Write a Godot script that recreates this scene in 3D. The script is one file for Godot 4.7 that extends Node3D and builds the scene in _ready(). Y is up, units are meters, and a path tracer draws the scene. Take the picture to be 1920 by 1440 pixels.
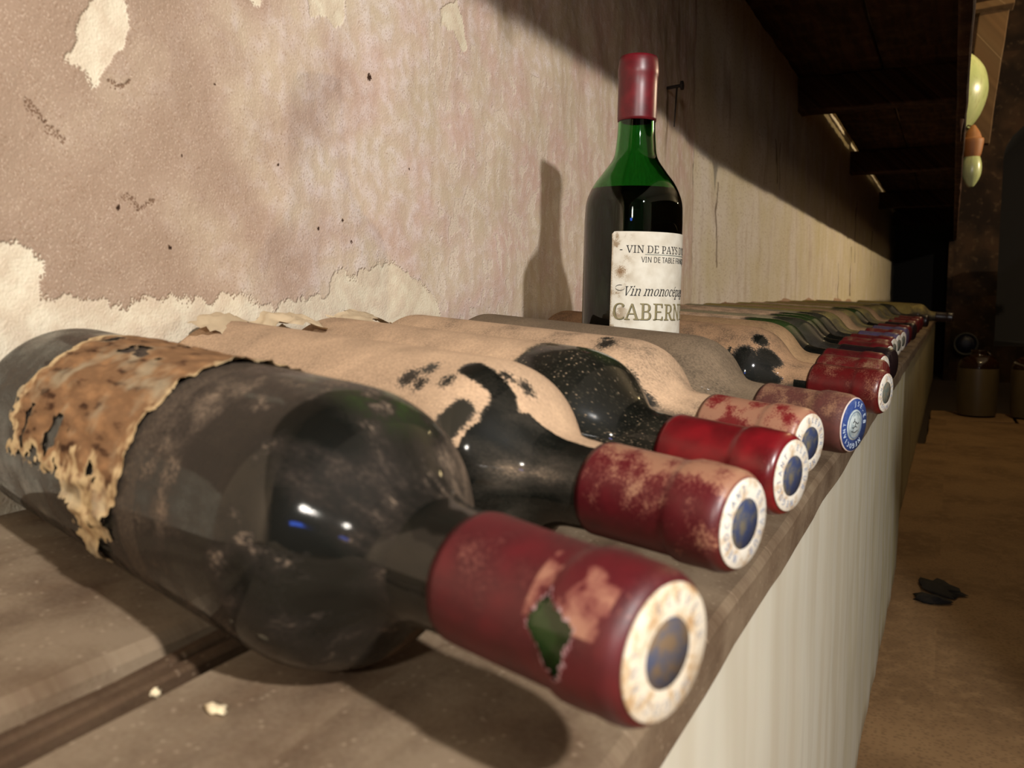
extends Node3D
# A cellar: dusty wine bottles lying along a stone bench, one bottle standing behind them.
# x runs from the plastered wall into the room, y is up, the camera is the origin, -z runs along the wall.

const WALL := -0.352
const EDGE := -0.0715
const FLOOR_Y := -0.5
const SLOPE := 0.0592

var nz := FastNoiseLite.new()      # soft, several octaves, used in millimetres
var ng := FastNoiseLite.new()      # grain
var taken := {}
var font_serif: SystemFont
var font_sans: SystemFont

func _ready():
	# ---- camera
	var cam := Camera3D.new()
	cam.name = "camera"
	var attr := CameraAttributesPhysical.new()
	attr.frustum_focal_length = 28.333
	attr.frustum_focus_distance = 0.72
	attr.exposure_aperture = 17.0
	attr.frustum_near = 0.02
	attr.frustum_far = 40.0
	cam.attributes = attr
	cam.fov = 45.9
	cam.near = 0.02
	cam.far = 40.0
	cam.transform = Transform3D(Basis(Vector3(0.90046, 0, -0.43494), Vector3(-0.04202, 0.99532, -0.08699), Vector3(0.43291, 0.0966, 0.89625)).orthonormalized(), Vector3.ZERO)
	add_child(cam)
	cam.current = true
	# ---- surroundings
	var env := Environment.new()
	env.background_mode = Environment.BG_COLOR
	env.background_color = Color(0, 0, 0)
	env.tonemap_mode = Environment.TONE_MAPPER_LINEAR
	env.tonemap_exposure = 1.0
	env.sdfgi_enabled = true
	env.ssao_enabled = true
	env.ssil_enabled = true
	var we := WorldEnvironment.new()
	we.name = "surroundings"
	we.environment = env
	add_child(we)
	# ---- lamps: one by the camera, one near the far end, one above the upper shelf, and an added fill
	lamp(Vector3(0.65, 0.52, 0.3), Color(1.0, 0.985, 0.97), 2.0, "bare white bulb hanging low on a cord beside the viewer")
	lamp(Vector3(1.75, 0.83, -3.7), Color(1.0, 0.91, 0.76), 3.5, "bare yellowish bulb hanging in front of the far pier")
	lamp(Vector3(0.34, 1.3, -3.35), Color(1.0, 0.88, 0.64), 0.38, "small warm bulb hanging beside the upper shelf")
	lamp(Vector3(0.14, 0.285, 0.62), Color(1.0, 0.97, 0.92), 0.42, "small dim fill bulb added on a cord just behind the viewer")  # added fill, lifts the dark wall under the upper shelf

	nz.seed = 11; nz.noise_type = FastNoiseLite.TYPE_SIMPLEX_SMOOTH; nz.frequency = 0.03
	nz.fractal_type = FastNoiseLite.FRACTAL_FBM; nz.fractal_octaves = 4
	ng.seed = 23; ng.noise_type = FastNoiseLite.TYPE_SIMPLEX; ng.frequency = 0.4
	ng.fractal_type = FastNoiseLite.FRACTAL_FBM; ng.fractal_octaves = 2
	font_serif = SystemFont.new(); font_serif.font_names = PackedStringArray(["Droid Serif"])
	font_sans = SystemFont.new(); font_sans.font_names = PackedStringArray(["Droid Sans"])

	build_room()
	build_bench()
	build_upper_shelf()
	build_bottles()
	build_standing_bottle()
	build_far_things()
	build_added_counter()
	build_small_things()

# ------------------------------------------------------------------ helpers
func numbered(called: String) -> String:
	if not taken.has(called):
		taken[called] = 0
		return called
	taken[called] += 1
	return "%s_%03d" % [called, taken[called]]

func thing(called: String, label: String, category: String, xf := Transform3D.IDENTITY, group := "") -> Node3D:
	var o := Node3D.new()
	o.name = numbered(called)
	o.transform = xf
	add_child(o)
	tag(o, label, category, group)
	return o

func tag(o: Node3D, label: String, category: String, group := ""):
	o.set_meta("label", label)
	o.set_meta("category", category)
	if group != "":
		o.set_meta("group", group)

func put(called: String, mesh: Mesh, m: Material, parent: Node3D = null, xf := Transform3D.IDENTITY) -> MeshInstance3D:
	var o := MeshInstance3D.new()
	o.mesh = mesh
	o.material_override = m
	o.transform = xf
	o.cast_shadow = GeometryInstance3D.SHADOW_CASTING_SETTING_ON
	if parent:
		o.name = called
		parent.add_child(o, true)
	else:
		o.name = numbered(called)
		add_child(o)
	return o

func struct(called: String, mesh: Mesh, m: Material, parent: Node3D = null, xf := Transform3D.IDENTITY) -> MeshInstance3D:
	var o := put(called, mesh, m, parent, xf)
	if parent == null:
		o.set_meta("kind", "structure")
	return o

func mat(c: Color, rough := 0.9, spec := 0.5) -> StandardMaterial3D:
	var m := StandardMaterial3D.new()
	m.albedo_color = c
	m.roughness = rough
	m.metallic_specular = spec
	return m

func tmat(t: Texture2D, rough := 0.9, spec := 0.4) -> StandardMaterial3D:
	var m := mat(Color.WHITE, rough, spec)
	m.albedo_texture = t
	return m

func paint(w: int, h: int, fn: Callable, alpha := false) -> ImageTexture:
	var im := Image.create_empty(w, h, false, Image.FORMAT_RGBA8 if alpha else Image.FORMAT_RGB8)
	for j in h:
		for i in w:
			im.set_pixel(i, j, fn.call((i + 0.5) / w, (j + 0.5) / h))
	return ImageTexture.create_from_image(im)

func n3(x: float, y: float, z: float) -> float:
	return nz.get_noise_3d(x, y, z)

func sst(a: float, b: float, x: float) -> float:
	return smoothstep(a, b, x)

func segd(p: Vector2, a: Vector2, b: Vector2) -> float:
	var ab := b - a
	return p.distance_to(a + ab * clampf((p - a).dot(ab) / maxf(ab.length_squared(), 1e-9), 0, 1))

# a grid of points as a smooth sheet: fn(i/ni, j/nj) -> [position, uv]
func sheet(ni: int, nj: int, fn: Callable, flip := false) -> ArrayMesh:
	var st := SurfaceTool.new()
	st.begin(Mesh.PRIMITIVE_TRIANGLES)
	st.set_smooth_group(0)
	for j in nj + 1:
		for i in ni + 1:
			var r = fn.call(float(i) / ni, float(j) / nj)
			st.set_uv(r[1])
			st.set_uv2(r[1] * 7.0)
			st.add_vertex(r[0])
	for j in nj:
		for i in ni:
			var a := j * (ni + 1) + i
			var q := [a, a + 1, a + ni + 2, a, a + ni + 2, a + ni + 1]
			if flip:
				q = [a, a + ni + 2, a + 1, a, a + ni + 1, a + ni + 2]
			for k in q:
				st.add_index(k)
	st.generate_normals()
	st.generate_tangents()
	return st.commit()

# surface of revolution about y; prof: Vector2(y, r) from below upwards; bump(phi degrees, y) moves the surface along its radius
func lathe(prof: Array, segs := 64, bump = null, vspan := Vector2(0, 1), planar := 0.0) -> ArrayMesh:
	var nj := prof.size() - 1
	return sheet(segs, nj, func(u: float, v: float):
		var k := roundi(v * nj)
		var p: Vector2 = prof[k]
		var ph := (u - 0.5) * TAU
		var r := p.y
		if bump != null and p.y > 0.0005:
			r += bump.call((u - 0.5) * 360.0, p.x)
		var uv := Vector2(u, (p.x - vspan.x) / (vspan.y - vspan.x))
		if planar > 0.0:
			uv = Vector2(0.5 + sin(ph) * r * 0.5 / planar, 0.5 + cos(ph) * r * 0.5 / planar)
		return [Vector3(sin(ph) * r, p.x, cos(ph) * r), uv], true)

# smooth curve through points
func smooth_prof(pts: Array, per := 5) -> Array:
	var out := []
	for k in pts.size() - 1:
		var a: Vector2 = pts[maxi(k - 1, 0)]
		var b: Vector2 = pts[k]
		var c: Vector2 = pts[k + 1]
		var d: Vector2 = pts[mini(k + 2, pts.size() - 1)]
		for s in per:
			out.append(b.cubic_interpolate(c, a, d, float(s) / per))
	out.append(pts[pts.size() - 1])
	return out

# a box with small bevels and slightly uneven faces, long side split so that it can waver; centre at the origin
func board(size: Vector3, waver := 0.0, seed_ := 0.0, split := Vector3i(6, 1, 24)) -> ArrayMesh:
	var st := SurfaceTool.new()
	st.begin(Mesh.PRIMITIVE_TRIANGLES)
	st.set_smooth_group(-1)
	var h := size / 2
	var faces := [[Vector3.RIGHT, Vector3.UP, Vector3.BACK], [Vector3.LEFT, Vector3.UP, Vector3.FORWARD], [Vector3.UP, Vector3.BACK, Vector3.RIGHT], [Vector3.DOWN, Vector3.BACK, Vector3.LEFT], [Vector3.BACK, Vector3.UP, Vector3.LEFT], [Vector3.FORWARD, Vector3.UP, Vector3.RIGHT]]
	var bev := minf(0.003, minf(h.x, minf(h.y, h.z)) * 0.4)
	for f in faces:
		var n: Vector3 = f[0]
		var u: Vector3 = f[1]
		var v: Vector3 = f[2]
		var nu := int(absf(u.dot(Vector3(split))))
		var nv := int(absf(v.dot(Vector3(split))))
		nu = maxi(nu, 1) + 2
		nv = maxi(nv, 1) + 2
		var hu := absf(u.dot(h))
		var hv := absf(v.dot(h))
		var pts := []
		for j in nv + 1:
			for i in nu + 1:
				var a := -hu if i == 0 else hu if i == nu else lerpf(-hu + bev, hu - bev, float(i - 1) / (nu - 2))
				var b := -hv if j == 0 else hv if j == nv else lerpf(-hv + bev, hv - bev, float(j - 1) / (nv - 2))
				var p := n * absf(n.dot(h)) + u * a + v * b
				var rim := int(i == 0 or i == nu) + int(j == 0 or j == nv)
				p -= n * bev * (0.42 if rim == 1 else 0.6 if rim == 2 else 0.0)
				if i == 0 or i == nu:
					p -= u * signf(a) * bev * 0.42
				if j == 0 or j == nv:
					p -= v * signf(b) * bev * 0.42
				if waver > 0.0:
					var w := Vector3(nz.get_noise_3d(p.z * 160 + seed_, p.x * 500, p.y * 500), nz.get_noise_3d(p.z * 160 + seed_ + 90, p.x * 500, p.y * 500), 0.0)
					p += w * waver
				pts.append(p)
		for j in nv:
			for i in nu:
				var k := j * (nu + 1) + i
				for q in [k, k + nu + 2, k + 1, k, k + nu + 1, k + nu + 2]:
					var p: Vector3 = pts[q]
					st.set_uv(Vector2(p.z, p.x + p.y))
					st.add_vertex(p)
	st.generate_normals()
	return st.commit()

func slab(called: String, lo: Vector3, hi: Vector3, m: Material, parent: Node3D = null) -> MeshInstance3D:
	var b := BoxMesh.new()
	b.size = hi - lo
	return struct(called, b, m, parent, Transform3D(Basis.IDENTITY, (lo + hi) / 2))

func shelf_y(x: float) -> float:
	return -0.11057 - SLOPE * x

func board_y(x: float) -> float:
	return shelf_y(x) - 0.004

func tube(a: Vector3, b: Vector3, r0: float, r1: float, segs := 12) -> ArrayMesh:
	var d := (b - a)
	var y := d.normalized()
	var x := y.cross(Vector3(0.3, 0.1, 0.9)).normalized()
	var z := x.cross(y)
	var pr := [Vector2(0, 0), Vector2(0, r0), Vector2(d.length(), r1), Vector2(d.length(), 0)]
	return sheet(segs, 3, func(u: float, v: float):
		var p: Vector2 = pr[roundi(v * 3)]
		var ph: float = u * TAU
		return [a + y * p.x + (x * sin(ph) + z * cos(ph)) * p.y, Vector2(u, v)], true)

func lamp(at: Vector3, c: Color, energy: float, label: String):
	var t := thing("bulb_lamp", label, "lamp", Transform3D(Basis.IDENTITY, at))
	var gm := mat(Color(0.9, 0.88, 0.8), 0.3)
	gm.emission_enabled = true
	gm.emission = c
	gm.emission_energy_multiplier = 14.0
	put("bulb", lathe(smooth_prof([Vector2(-0.035, 0.0), Vector2(-0.032, 0.014), Vector2(-0.012, 0.029), Vector2(0.01, 0.027), Vector2(0.032, 0.015), Vector2(0.045, 0.012), Vector2(0.045, 0.0)], 3), 24), gm, t)
	put("socket", lathe([Vector2(0.045, 0), Vector2(0.045, 0.016), Vector2(0.085, 0.017), Vector2(0.092, 0.008), Vector2(0.092, 0)], 20), mat(Color(0.05, 0.045, 0.04), 0.5), t)
	put("cord", tube(Vector3(0, 0.09, 0), Vector3(0, 1.9 - at.y, 0), 0.003, 0.003, 8), mat(Color(0.06, 0.055, 0.05), 0.7), t)
	var l := OmniLight3D.new()
	l.name = "light"
	l.light_color = c
	l.light_energy = energy
	l.omni_range = 14.0
	l.omni_attenuation = 2.0
	l.light_size = 0.022
	l.shadow_enabled = true
	t.add_child(l)

# ------------------------------------------------------------------ room
func wall_points(a: Array) -> PackedVector2Array:
	var out := PackedVector2Array()
	for k in range(0, a.size(), 2):
		out.append(Vector2(a[k], a[k + 1]))
	return out

func build_room():
	var A0 := 0.08
	var A1 := 1.43
	var Y0 := -0.12
	var Y1 := 0.6
	var polys := [
		wall_points([0.292, 0.16, 0.302, 0.15, 0.313, 0.138, 0.317, 0.122, 0.313, 0.115, 0.307, 0.107, 0.3, 0.101, 0.294, 0.092, 0.29, 0.1, 0.281, 0.1, 0.288, 0.111, 0.287, 0.116, 0.296, 0.132]),
		wall_points([0.24, 0.022, 0.261, 0.02, 0.265, 0.015, 0.266, -0.01, 0.24, -0.01]),
		wall_points([0.385, 0.18, 0.412, 0.175, 0.412, 0.166, 0.409, 0.159, 0.403, 0.157, 0.399, 0.159, 0.393, 0.163]),
		wall_points([0.448, 0.19, 0.485, 0.195, 0.489, 0.176, 0.477, 0.166, 0.466, 0.17, 0.453, 0.165]),
		wall_points([0.607, 0.213, 0.632, 0.228, 0.636, 0.213, 0.648, 0.195, 0.64, 0.189, 0.623, 0.201, 0.606, 0.201])]
	var boxes := []
	for p in polys:
		var r := Rect2(p[0], Vector2.ZERO)
		for q in p:
			r = r.expand(q)
		boxes.append(r.grow(0.006))
	var band := wall_points([0.0, 0.0, 0.266, -0.001, 0.31, -0.004, 0.333, -0.001, 0.368, -0.002, 0.386, 0.003, 0.402, -0.008, 0.416, -0.003, 0.466, 0.002, 0.472, 0.015, 0.495, 0.014, 0.526, 0.024, 0.566, 0.014, 0.596, 0.0, 0.61, -0.03, 2.0, -0.06])
	var spots := wall_points([0.514, 0.144, 0.306, 0.041, 0.479, 0.048, 0.457, 0.041, 0.336, 0.024, 0.489, 0.035, 0.345, 0.07, 0.42, 0.075, 0.56, 0.09, 0.37, 0.11])
	var cracks := wall_points([0.262, 0.083, 0.271, 0.075, 0.281, 0.067, 0.303, 0.098, 0.309, 0.096, 0.314, 0.099, 0.31, 0.047, 0.318, 0.043, 0.327, 0.046])
	var W := 2048
	var H := 1092
	var col := Image.create_empty(W, H, false, Image.FORMAT_RGB8)
	var hgt := Image.create_empty(W, H, false, Image.FORMAT_RGB8)
	for j in H:
		var y := lerpf(Y1, Y0, (j + 0.5) / H)
		for i in W:
			var a := lerpf(A0, A1, (i + 0.5) / W)
			var big := nz.get_noise_2d(a * 420, y * 420)
			var mid := nz.get_noise_2d(a * 1900 + 77, y * 1900)
			var fine := ng.get_noise_2d(a * 2300, y * 2300)
			var streak := nz.get_noise_2d(a * 1700 + 900, y * 330)
			var far_ := sst(0.5, 0.95, a)
			var c := Color(0.745, 0.655, 0.565).lerp(Color(0.745, 0.68, 0.565), clampf(0.5 + big * 1.3, 0, 1))
			c = c.lerp(Color(0.735, 0.61, 0.54), clampf(big * -1.0 + mid * 0.5, 0, 0.7))
			c = c.lerp(Color(0.83, 0.785, 0.735), clampf(mid * 0.8 + streak * (0.2 + 0.5 * far_) + far_ * 0.12 + 0.25 * sst(0.36, 0.47, a) * (1.0 - far_), 0, 0.62))
			c = c.lerp(Color(0.66, 0.57, 0.48), clampf(-streak * 1.2 - 0.2, 0, 0.5) * (0.3 + 0.5 * far_))
			c = c.lerp(Color(0.6, 0.515, 0.42), 1.0 * sst(0.52, 0.26, a + big * 0.12))  # browner near end, darkened also to offset the near bulb's falloff
			c.b = minf(1.0, c.b * 1.05)
			var hh := 0.5 + mid * 0.14 + fine * 0.1
			# pale older plaster laid bare
			var p := Vector2(a + mid * 0.004 + fine * 0.0016, y + streak * 0.004 + fine * 0.0016)
			var bare := 0.0
			for k in polys.size():
				if boxes[k].has_point(p) and Geometry2D.is_point_in_polygon(p, polys[k]):
					bare = 1.0
			if bare == 0.0 and y < 0.06:
				var by := -0.06
				for k in band.size() - 1:
					if p.x >= band[k].x and p.x < band[k + 1].x:
						by = lerpf(band[k].y, band[k + 1].y, (p.x - band[k].x) / (band[k + 1].x - band[k].x))
				if p.y < by + mid * 0.006:
					bare = 0.92
			if far_ > 0.1 and mid + streak * 0.8 > 0.33 and y < 0.2:
				bare = maxf(bare, 0.5)
			if bare > 0.0:
				c = c.lerp(Color(0.83, 0.79, 0.7).lerp(Color(0.78, 0.72, 0.63), clampf(0.5 + mid * 1.5, 0, 1)), bare)
				hh -= 0.3 * bare
			# grime specks
			if fine > 0.5 + far_ * 0.12 and bare < 0.8:
				c = c.lerp(Color(0.5, 0.39, 0.3), clampf((fine - 0.5) * 2.2, 0, 0.5) * clampf(0.6 + mid * 1.6, 0.1, 1.0))
			elif fine < -0.5:
				c = c.lerp(Color(0.84, 0.77, 0.7), clampf((-fine - 0.5) * 2.0, 0, 0.4))
			for s in spots.size():
				var ds := spots[s].distance_to(Vector2(a, y)) + fine * 0.0007
				if ds < (0.0019 if s == 0 else 0.0008 if s < 6 else 0.0005):
					c = Color(0.2, 0.13, 0.09)
					hh = 0.1
			if a < 0.36 and y > 0.03:
				for k in cracks.size() - 1:
					if k % 3 != 2 and segd(p, cracks[k], cracks[k + 1]) < 0.0007 + fine * 0.0006:
						c = c.lerp(Color(0.34, 0.24, 0.17), 0.6)
						hh -= 0.25
			# rust run under the nail
			var rn := absf(a - 1.222 - mid * 0.004)
			if rn < 0.012 and y > 0.17 and y < 0.277:
				c = c.lerp(Color(0.3, 0.22, 0.15), (1.0 - rn / 0.012) * 0.75 * sst(0.17, 0.25, y))
			col.set_pixel(i, j, c)
			hgt.set_pixel(i, j, Color(hh, hh, hh))
	var wm := tmat(ImageTexture.create_from_image(col), 0.93, 0.3)
	wm.heightmap_enabled = true
	wm.heightmap_texture = ImageTexture.create_from_image(hgt)
	wm.heightmap_scale = 0.22
	wm.texture_repeat = false
	# far stretch of the same wall: stained, streaked, base paler to offset lamp falloff
	var fw := paint(1024, 384, func(u: float, v: float):
		var a := lerpf(A1, 7.0, u)
		var y := lerpf(Y1, Y0, v)
		var big := nz.get_noise_2d(a * 160, y * 160)
		var st := nz.get_noise_2d(a * 600 + 50, y * 110)
		var fine := ng.get_noise_2d(a * 500, y * 500)
		var c := Color(0.83, 0.785, 0.735).lerp(Color(0.77, 0.715, 0.585), clampf(big + 0.3 + sst(2.2, 4.5, a) * 0.5, 0, 1))
		c = c.lerp(Color(0.84, 0.8, 0.74), clampf(st * 0.6 + big * 0.5, 0, 0.5))
		c = c.lerp(Color(0.62, 0.53, 0.43), clampf(-st * 0.6 - 0.12 - big * 0.5, 0, 0.5))
		for dr in [[2.2, 0.36, 0.26, 0.008], [2.25, 0.36, 0.25, 0.006], [3.98, 0.2, 0.0, 0.02], [4.14, 0.4, 0.14, 0.016], [5.0, 0.33, 0.1, 0.02], [3.55, 0.12, -0.02, 0.01], [1.62, 0.2, 0.05, 0.006]]:
			if y < dr[1] and y > dr[2]:
				var q := absf(a - dr[0] - big * 0.03)
				if q < dr[3]:
					c = c.lerp(Color(0.2, 0.13, 0.08), 0.8 * (1.0 - q / dr[3]))
		return c.lerp(Color(0.55, 0.45, 0.35), clampf(fine - 0.4, 0, 0.5)))
	var fm := tmat(fw, 0.93, 0.3)
	fm.texture_repeat = false
	var plain := mat(Color(0.7, 0.6, 0.5), 0.95, 0.3)
	var wall := Node3D.new()
	wall.name = "wall_left"
	wall.set_meta("kind", "structure")
	add_child(wall)
	put("plaster", sheet(150, 80, func(u: float, v: float):
		var a := lerpf(A0, A1, u)
		var y := lerpf(Y1, Y0, v)
		return [Vector3(WALL + nz.get_noise_2d(a * 300, y * 300) * 0.004 - 0.028 * sst(1.05, 1.6, a), y, -a), Vector2(u, v)], false), wm, wall)
	put("plaster", sheet(160, 30, func(u: float, v: float):
		var a := lerpf(A1, 7.0, u)
		var y := lerpf(Y1, Y0, v)
		return [Vector3(WALL + nz.get_noise_2d(a * 300, y * 300) * 0.004 - 0.028 * sst(1.05, 1.6, a), y, -a), Vector2(u, v)], false), fm, wall)
	slab("masonry", Vector3(WALL - 0.3, FLOOR_Y - 0.1, -7.3), Vector3(WALL - 0.05, 2.0, 2.9), plain, wall)
	slab("plaster_near", Vector3(WALL - 0.06, FLOOR_Y, -0.08), Vector3(WALL, 0.6, 2.6), mat(Color(0.75, 0.66, 0.56), 0.95, 0.3), wall)
	slab("plaster_upper", Vector3(WALL - 0.06, 0.6, -7.0), Vector3(WALL, 1.9, 2.6), mat(Color(0.72, 0.65, 0.5), 0.95, 0.3), wall)
	# floor: trodden brown concrete
	var ft := paint(768, 768, func(u: float, v: float):
		var x := u * 2.0
		var z := v * 2.0
		var big := nz.get_noise_2d(x * 130, z * 130)
		var mid := nz.get_noise_2d(x * 900, z * 900 + 40)
		var fine := ng.get_noise_2d(x * 500, z * 500)
		var c := Color(0.56, 0.44, 0.305).lerp(Color(0.48, 0.37, 0.25), clampf(0.5 + big * 1.4, 0, 1))
		c = c.lerp(Color(0.58, 0.46, 0.32), clampf(mid * 1.2, 0, 0.6))
		if fine > 0.45:
			c = c.lerp(Color(0.3, 0.22, 0.15), 0.3)
		return c)
	var flm := tmat(ft, 0.85, 0.4)
	flm.uv1_triplanar = true
	flm.uv1_world_triplanar = true
	flm.uv1_scale = Vector3(0.5, 0.5, 0.5)
	var fl := Node3D.new()
	fl.name = "floor"
	fl.set_meta("kind", "structure")
	add_child(fl)
	slab("concrete", Vector3(WALL - 0.3, FLOOR_Y - 0.15, -3.35), Vector3(2.9, FLOOR_Y, 2.9), flm, fl)
	slab("bedding", Vector3(WALL - 0.3, FLOOR_Y - 0.15, -7.3), Vector3(2.9, FLOOR_Y - 0.02, -3.35), mat(Color(0.2, 0.15, 0.1), 0.95), fl)
	# stone flags at the far end
	var rng := RandomNumberGenerator.new()
	rng.seed = 5
	var z0 := -3.36
	for row in 3:
		var dz := 0.36 if row < 2 else 0.3
		var x := EDGE + 0.004
		while x < 0.42:
			var w := rng.randf_range(0.26, 0.44)
			put("flagstone", board(Vector3(w - 0.012, 0.045, dz - 0.014), 0.004, rng.randf() * 900, Vector3i(4, 1, 4)), flm, fl, Transform3D(Basis(Vector3.UP, rng.randf_range(-0.01, 0.01)), Vector3(x + w / 2, FLOOR_Y - 0.026 + rng.randf_range(0, 0.004), z0 - dz / 2)))
			x += w
		z0 -= dz
	# the other sides, out of the picture or in the dark
	var dark_wall := mat(Color(0.2, 0.185, 0.165), 0.95, 0.3)
	slab("wall_right", Vector3(2.6, FLOOR_Y - 0.1, -7.3), Vector3(2.9, 2.0, 2.9), mat(Color(0.6, 0.57, 0.53), 0.95, 0.3))
	slab("ceiling", Vector3(WALL - 0.3, 1.9, -7.3), Vector3(2.9, 2.2, 2.9), mat(Color(0.6, 0.57, 0.53), 0.95, 0.3))
	slab("wall_end", Vector3(WALL - 0.3, FLOOR_Y - 0.1, -7.3), Vector3(2.9, 2.0, -7.15), dark_wall)
	# wall behind the viewer with one small window slit
	var wb := Node3D.new()
	wb.name = "wall_back"
	wb.set_meta("kind", "structure")
	add_child(wb)
	slab("masonry", Vector3(WALL - 0.3, FLOOR_Y - 0.1, 2.6), Vector3(2.9, 0.42, 2.9), dark_wall, wb)
	slab("masonry", Vector3(WALL - 0.3, 0.58, 2.6), Vector3(2.9, 2.0, 2.9), dark_wall, wb)
	slab("masonry", Vector3(WALL - 0.3, 0.42, 2.6), Vector3(0.42, 0.58, 2.9), dark_wall, wb)
	slab("masonry", Vector3(0.72, 0.42, 2.6), Vector3(2.9, 0.58, 2.9), dark_wall, wb)
	var win := Node3D.new()
	win.name = "window_1"
	win.set_meta("kind", "structure")
	add_child(win)
	var pane := mat(Color(0.2, 0.4, 0.9), 0.2)
	pane.emission_enabled = true
	pane.emission = Color(0.22, 0.42, 1.0)
	pane.emission_energy_multiplier = 6.0
	slab("pane", Vector3(0.42, 0.42, 2.66), Vector3(0.72, 0.58, 2.67), pane, win)
	slab("frame", Vector3(0.42, 0.42, 2.63), Vector3(0.72, 0.432, 2.66), dark_wall, win)
	var al := AreaLight3D.new()
	al.name = "window_light"
	al.area_size = Vector2(0.28, 0.13)
	al.light_color = Color(0.3, 0.5, 1.0)
	al.light_energy = 0.05
	al.area_range = 12.0
	al.shadow_enabled = true
	al.position = Vector3(0.57, 0.5, 2.64)
	win.add_child(al)
	# pier with an arched niche at the far end
	var far_t := paint(384, 384, func(u: float, v: float):
		var big := nz.get_noise_2d(u * 160, v * 160)
		var mid := nz.get_noise_2d(u * 800, v * 800)
		var c := Color(0.2, 0.145, 0.1).lerp(Color(0.11, 0.08, 0.06), clampf(0.5 + big * 1.6, 0, 1))
		return c.lerp(Color(0.33, 0.27, 0.2), clampf(mid * 1.5 - 0.4, 0, 0.5)))
	var farm := tmat(far_t, 0.95, 0.3)
	farm.uv1_triplanar = true
	farm.uv1_world_triplanar = true
	farm.uv1_scale = Vector3(0.7, 0.7, 0.7)
	var pier := Node3D.new()
	pier.name = "wall_far"
	pier.set_meta("kind", "structure")
	add_child(pier)
	var csg := CSGCombiner3D.new()
	csg.name = "stonework"
	pier.add_child(csg)
	var cb := CSGBox3D.new()
	cb.size = Vector3(2.65, 2.5, 0.9)
	cb.position = Vector3(-0.03 + 1.325, 0.7, -6.65)
	cb.material = farm
	csg.add_child(cb)
	var dark := mat(Color(0.06, 0.045, 0.035), 0.95)  # near-black lining paints in the shade inside the niche
	var hole := CSGBox3D.new()
	hole.size = Vector3(1.12, 1.12, 1.5)
	hole.position = Vector3(0.8, 0.26, -6.2)
	hole.operation = CSGShape3D.OPERATION_SUBTRACTION
	hole.material = dark
	csg.add_child(hole)
	var round_top := CSGCylinder3D.new()
	round_top.radius = 0.56
	round_top.height = 1.5
	round_top.sides = 32
	round_top.transform = Transform3D(Basis(Vector3(1, 0, 0), Vector3(0, 0, 1), Vector3(0, -0.55, 0)), Vector3(0.8, 0.82, -6.2))
	round_top.operation = CSGShape3D.OPERATION_SUBTRACTION
	round_top.material = dark
	csg.add_child(round_top)

# ------------------------------------------------------------------ bench and its shelf
var wood_dust: StandardMaterial3D
var wood_dark: StandardMaterial3D
var wood_mid: StandardMaterial3D

func wood_tex(c0: Color, c1: Color, dust: Color, dusty: float, seed_: float) -> ImageTexture:
	return paint(640, 320, func(u: float, v: float):
		var l: float = u * 640.0
		var x: float = v * 320.0
		var grain := nz.get_noise_3d(l * 0.12 + seed_, x * 1.6, seed_)
		var ring := sin(x * 0.45 + nz.get_noise_2d(l * 0.12, x * 0.25 + seed_) * 9.0)
		var mid := nz.get_noise_3d(l * 0.5, x * 0.6, seed_ + 40)
		var fine := ng.get_noise_3d(l * 1.3, x * 1.7, seed_)
		var c := c0.lerp(c1, clampf(0.5 + grain * 0.9 + ring * 0.16, 0, 1))
		c = c.lerp(dust, clampf(dusty + mid * 0.9 + fine * 0.25, 0, 0.95))
		if fine > 0.7:
			c = c.lerp(Color(0.78, 0.7, 0.6), 0.35)
		return c)

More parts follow.
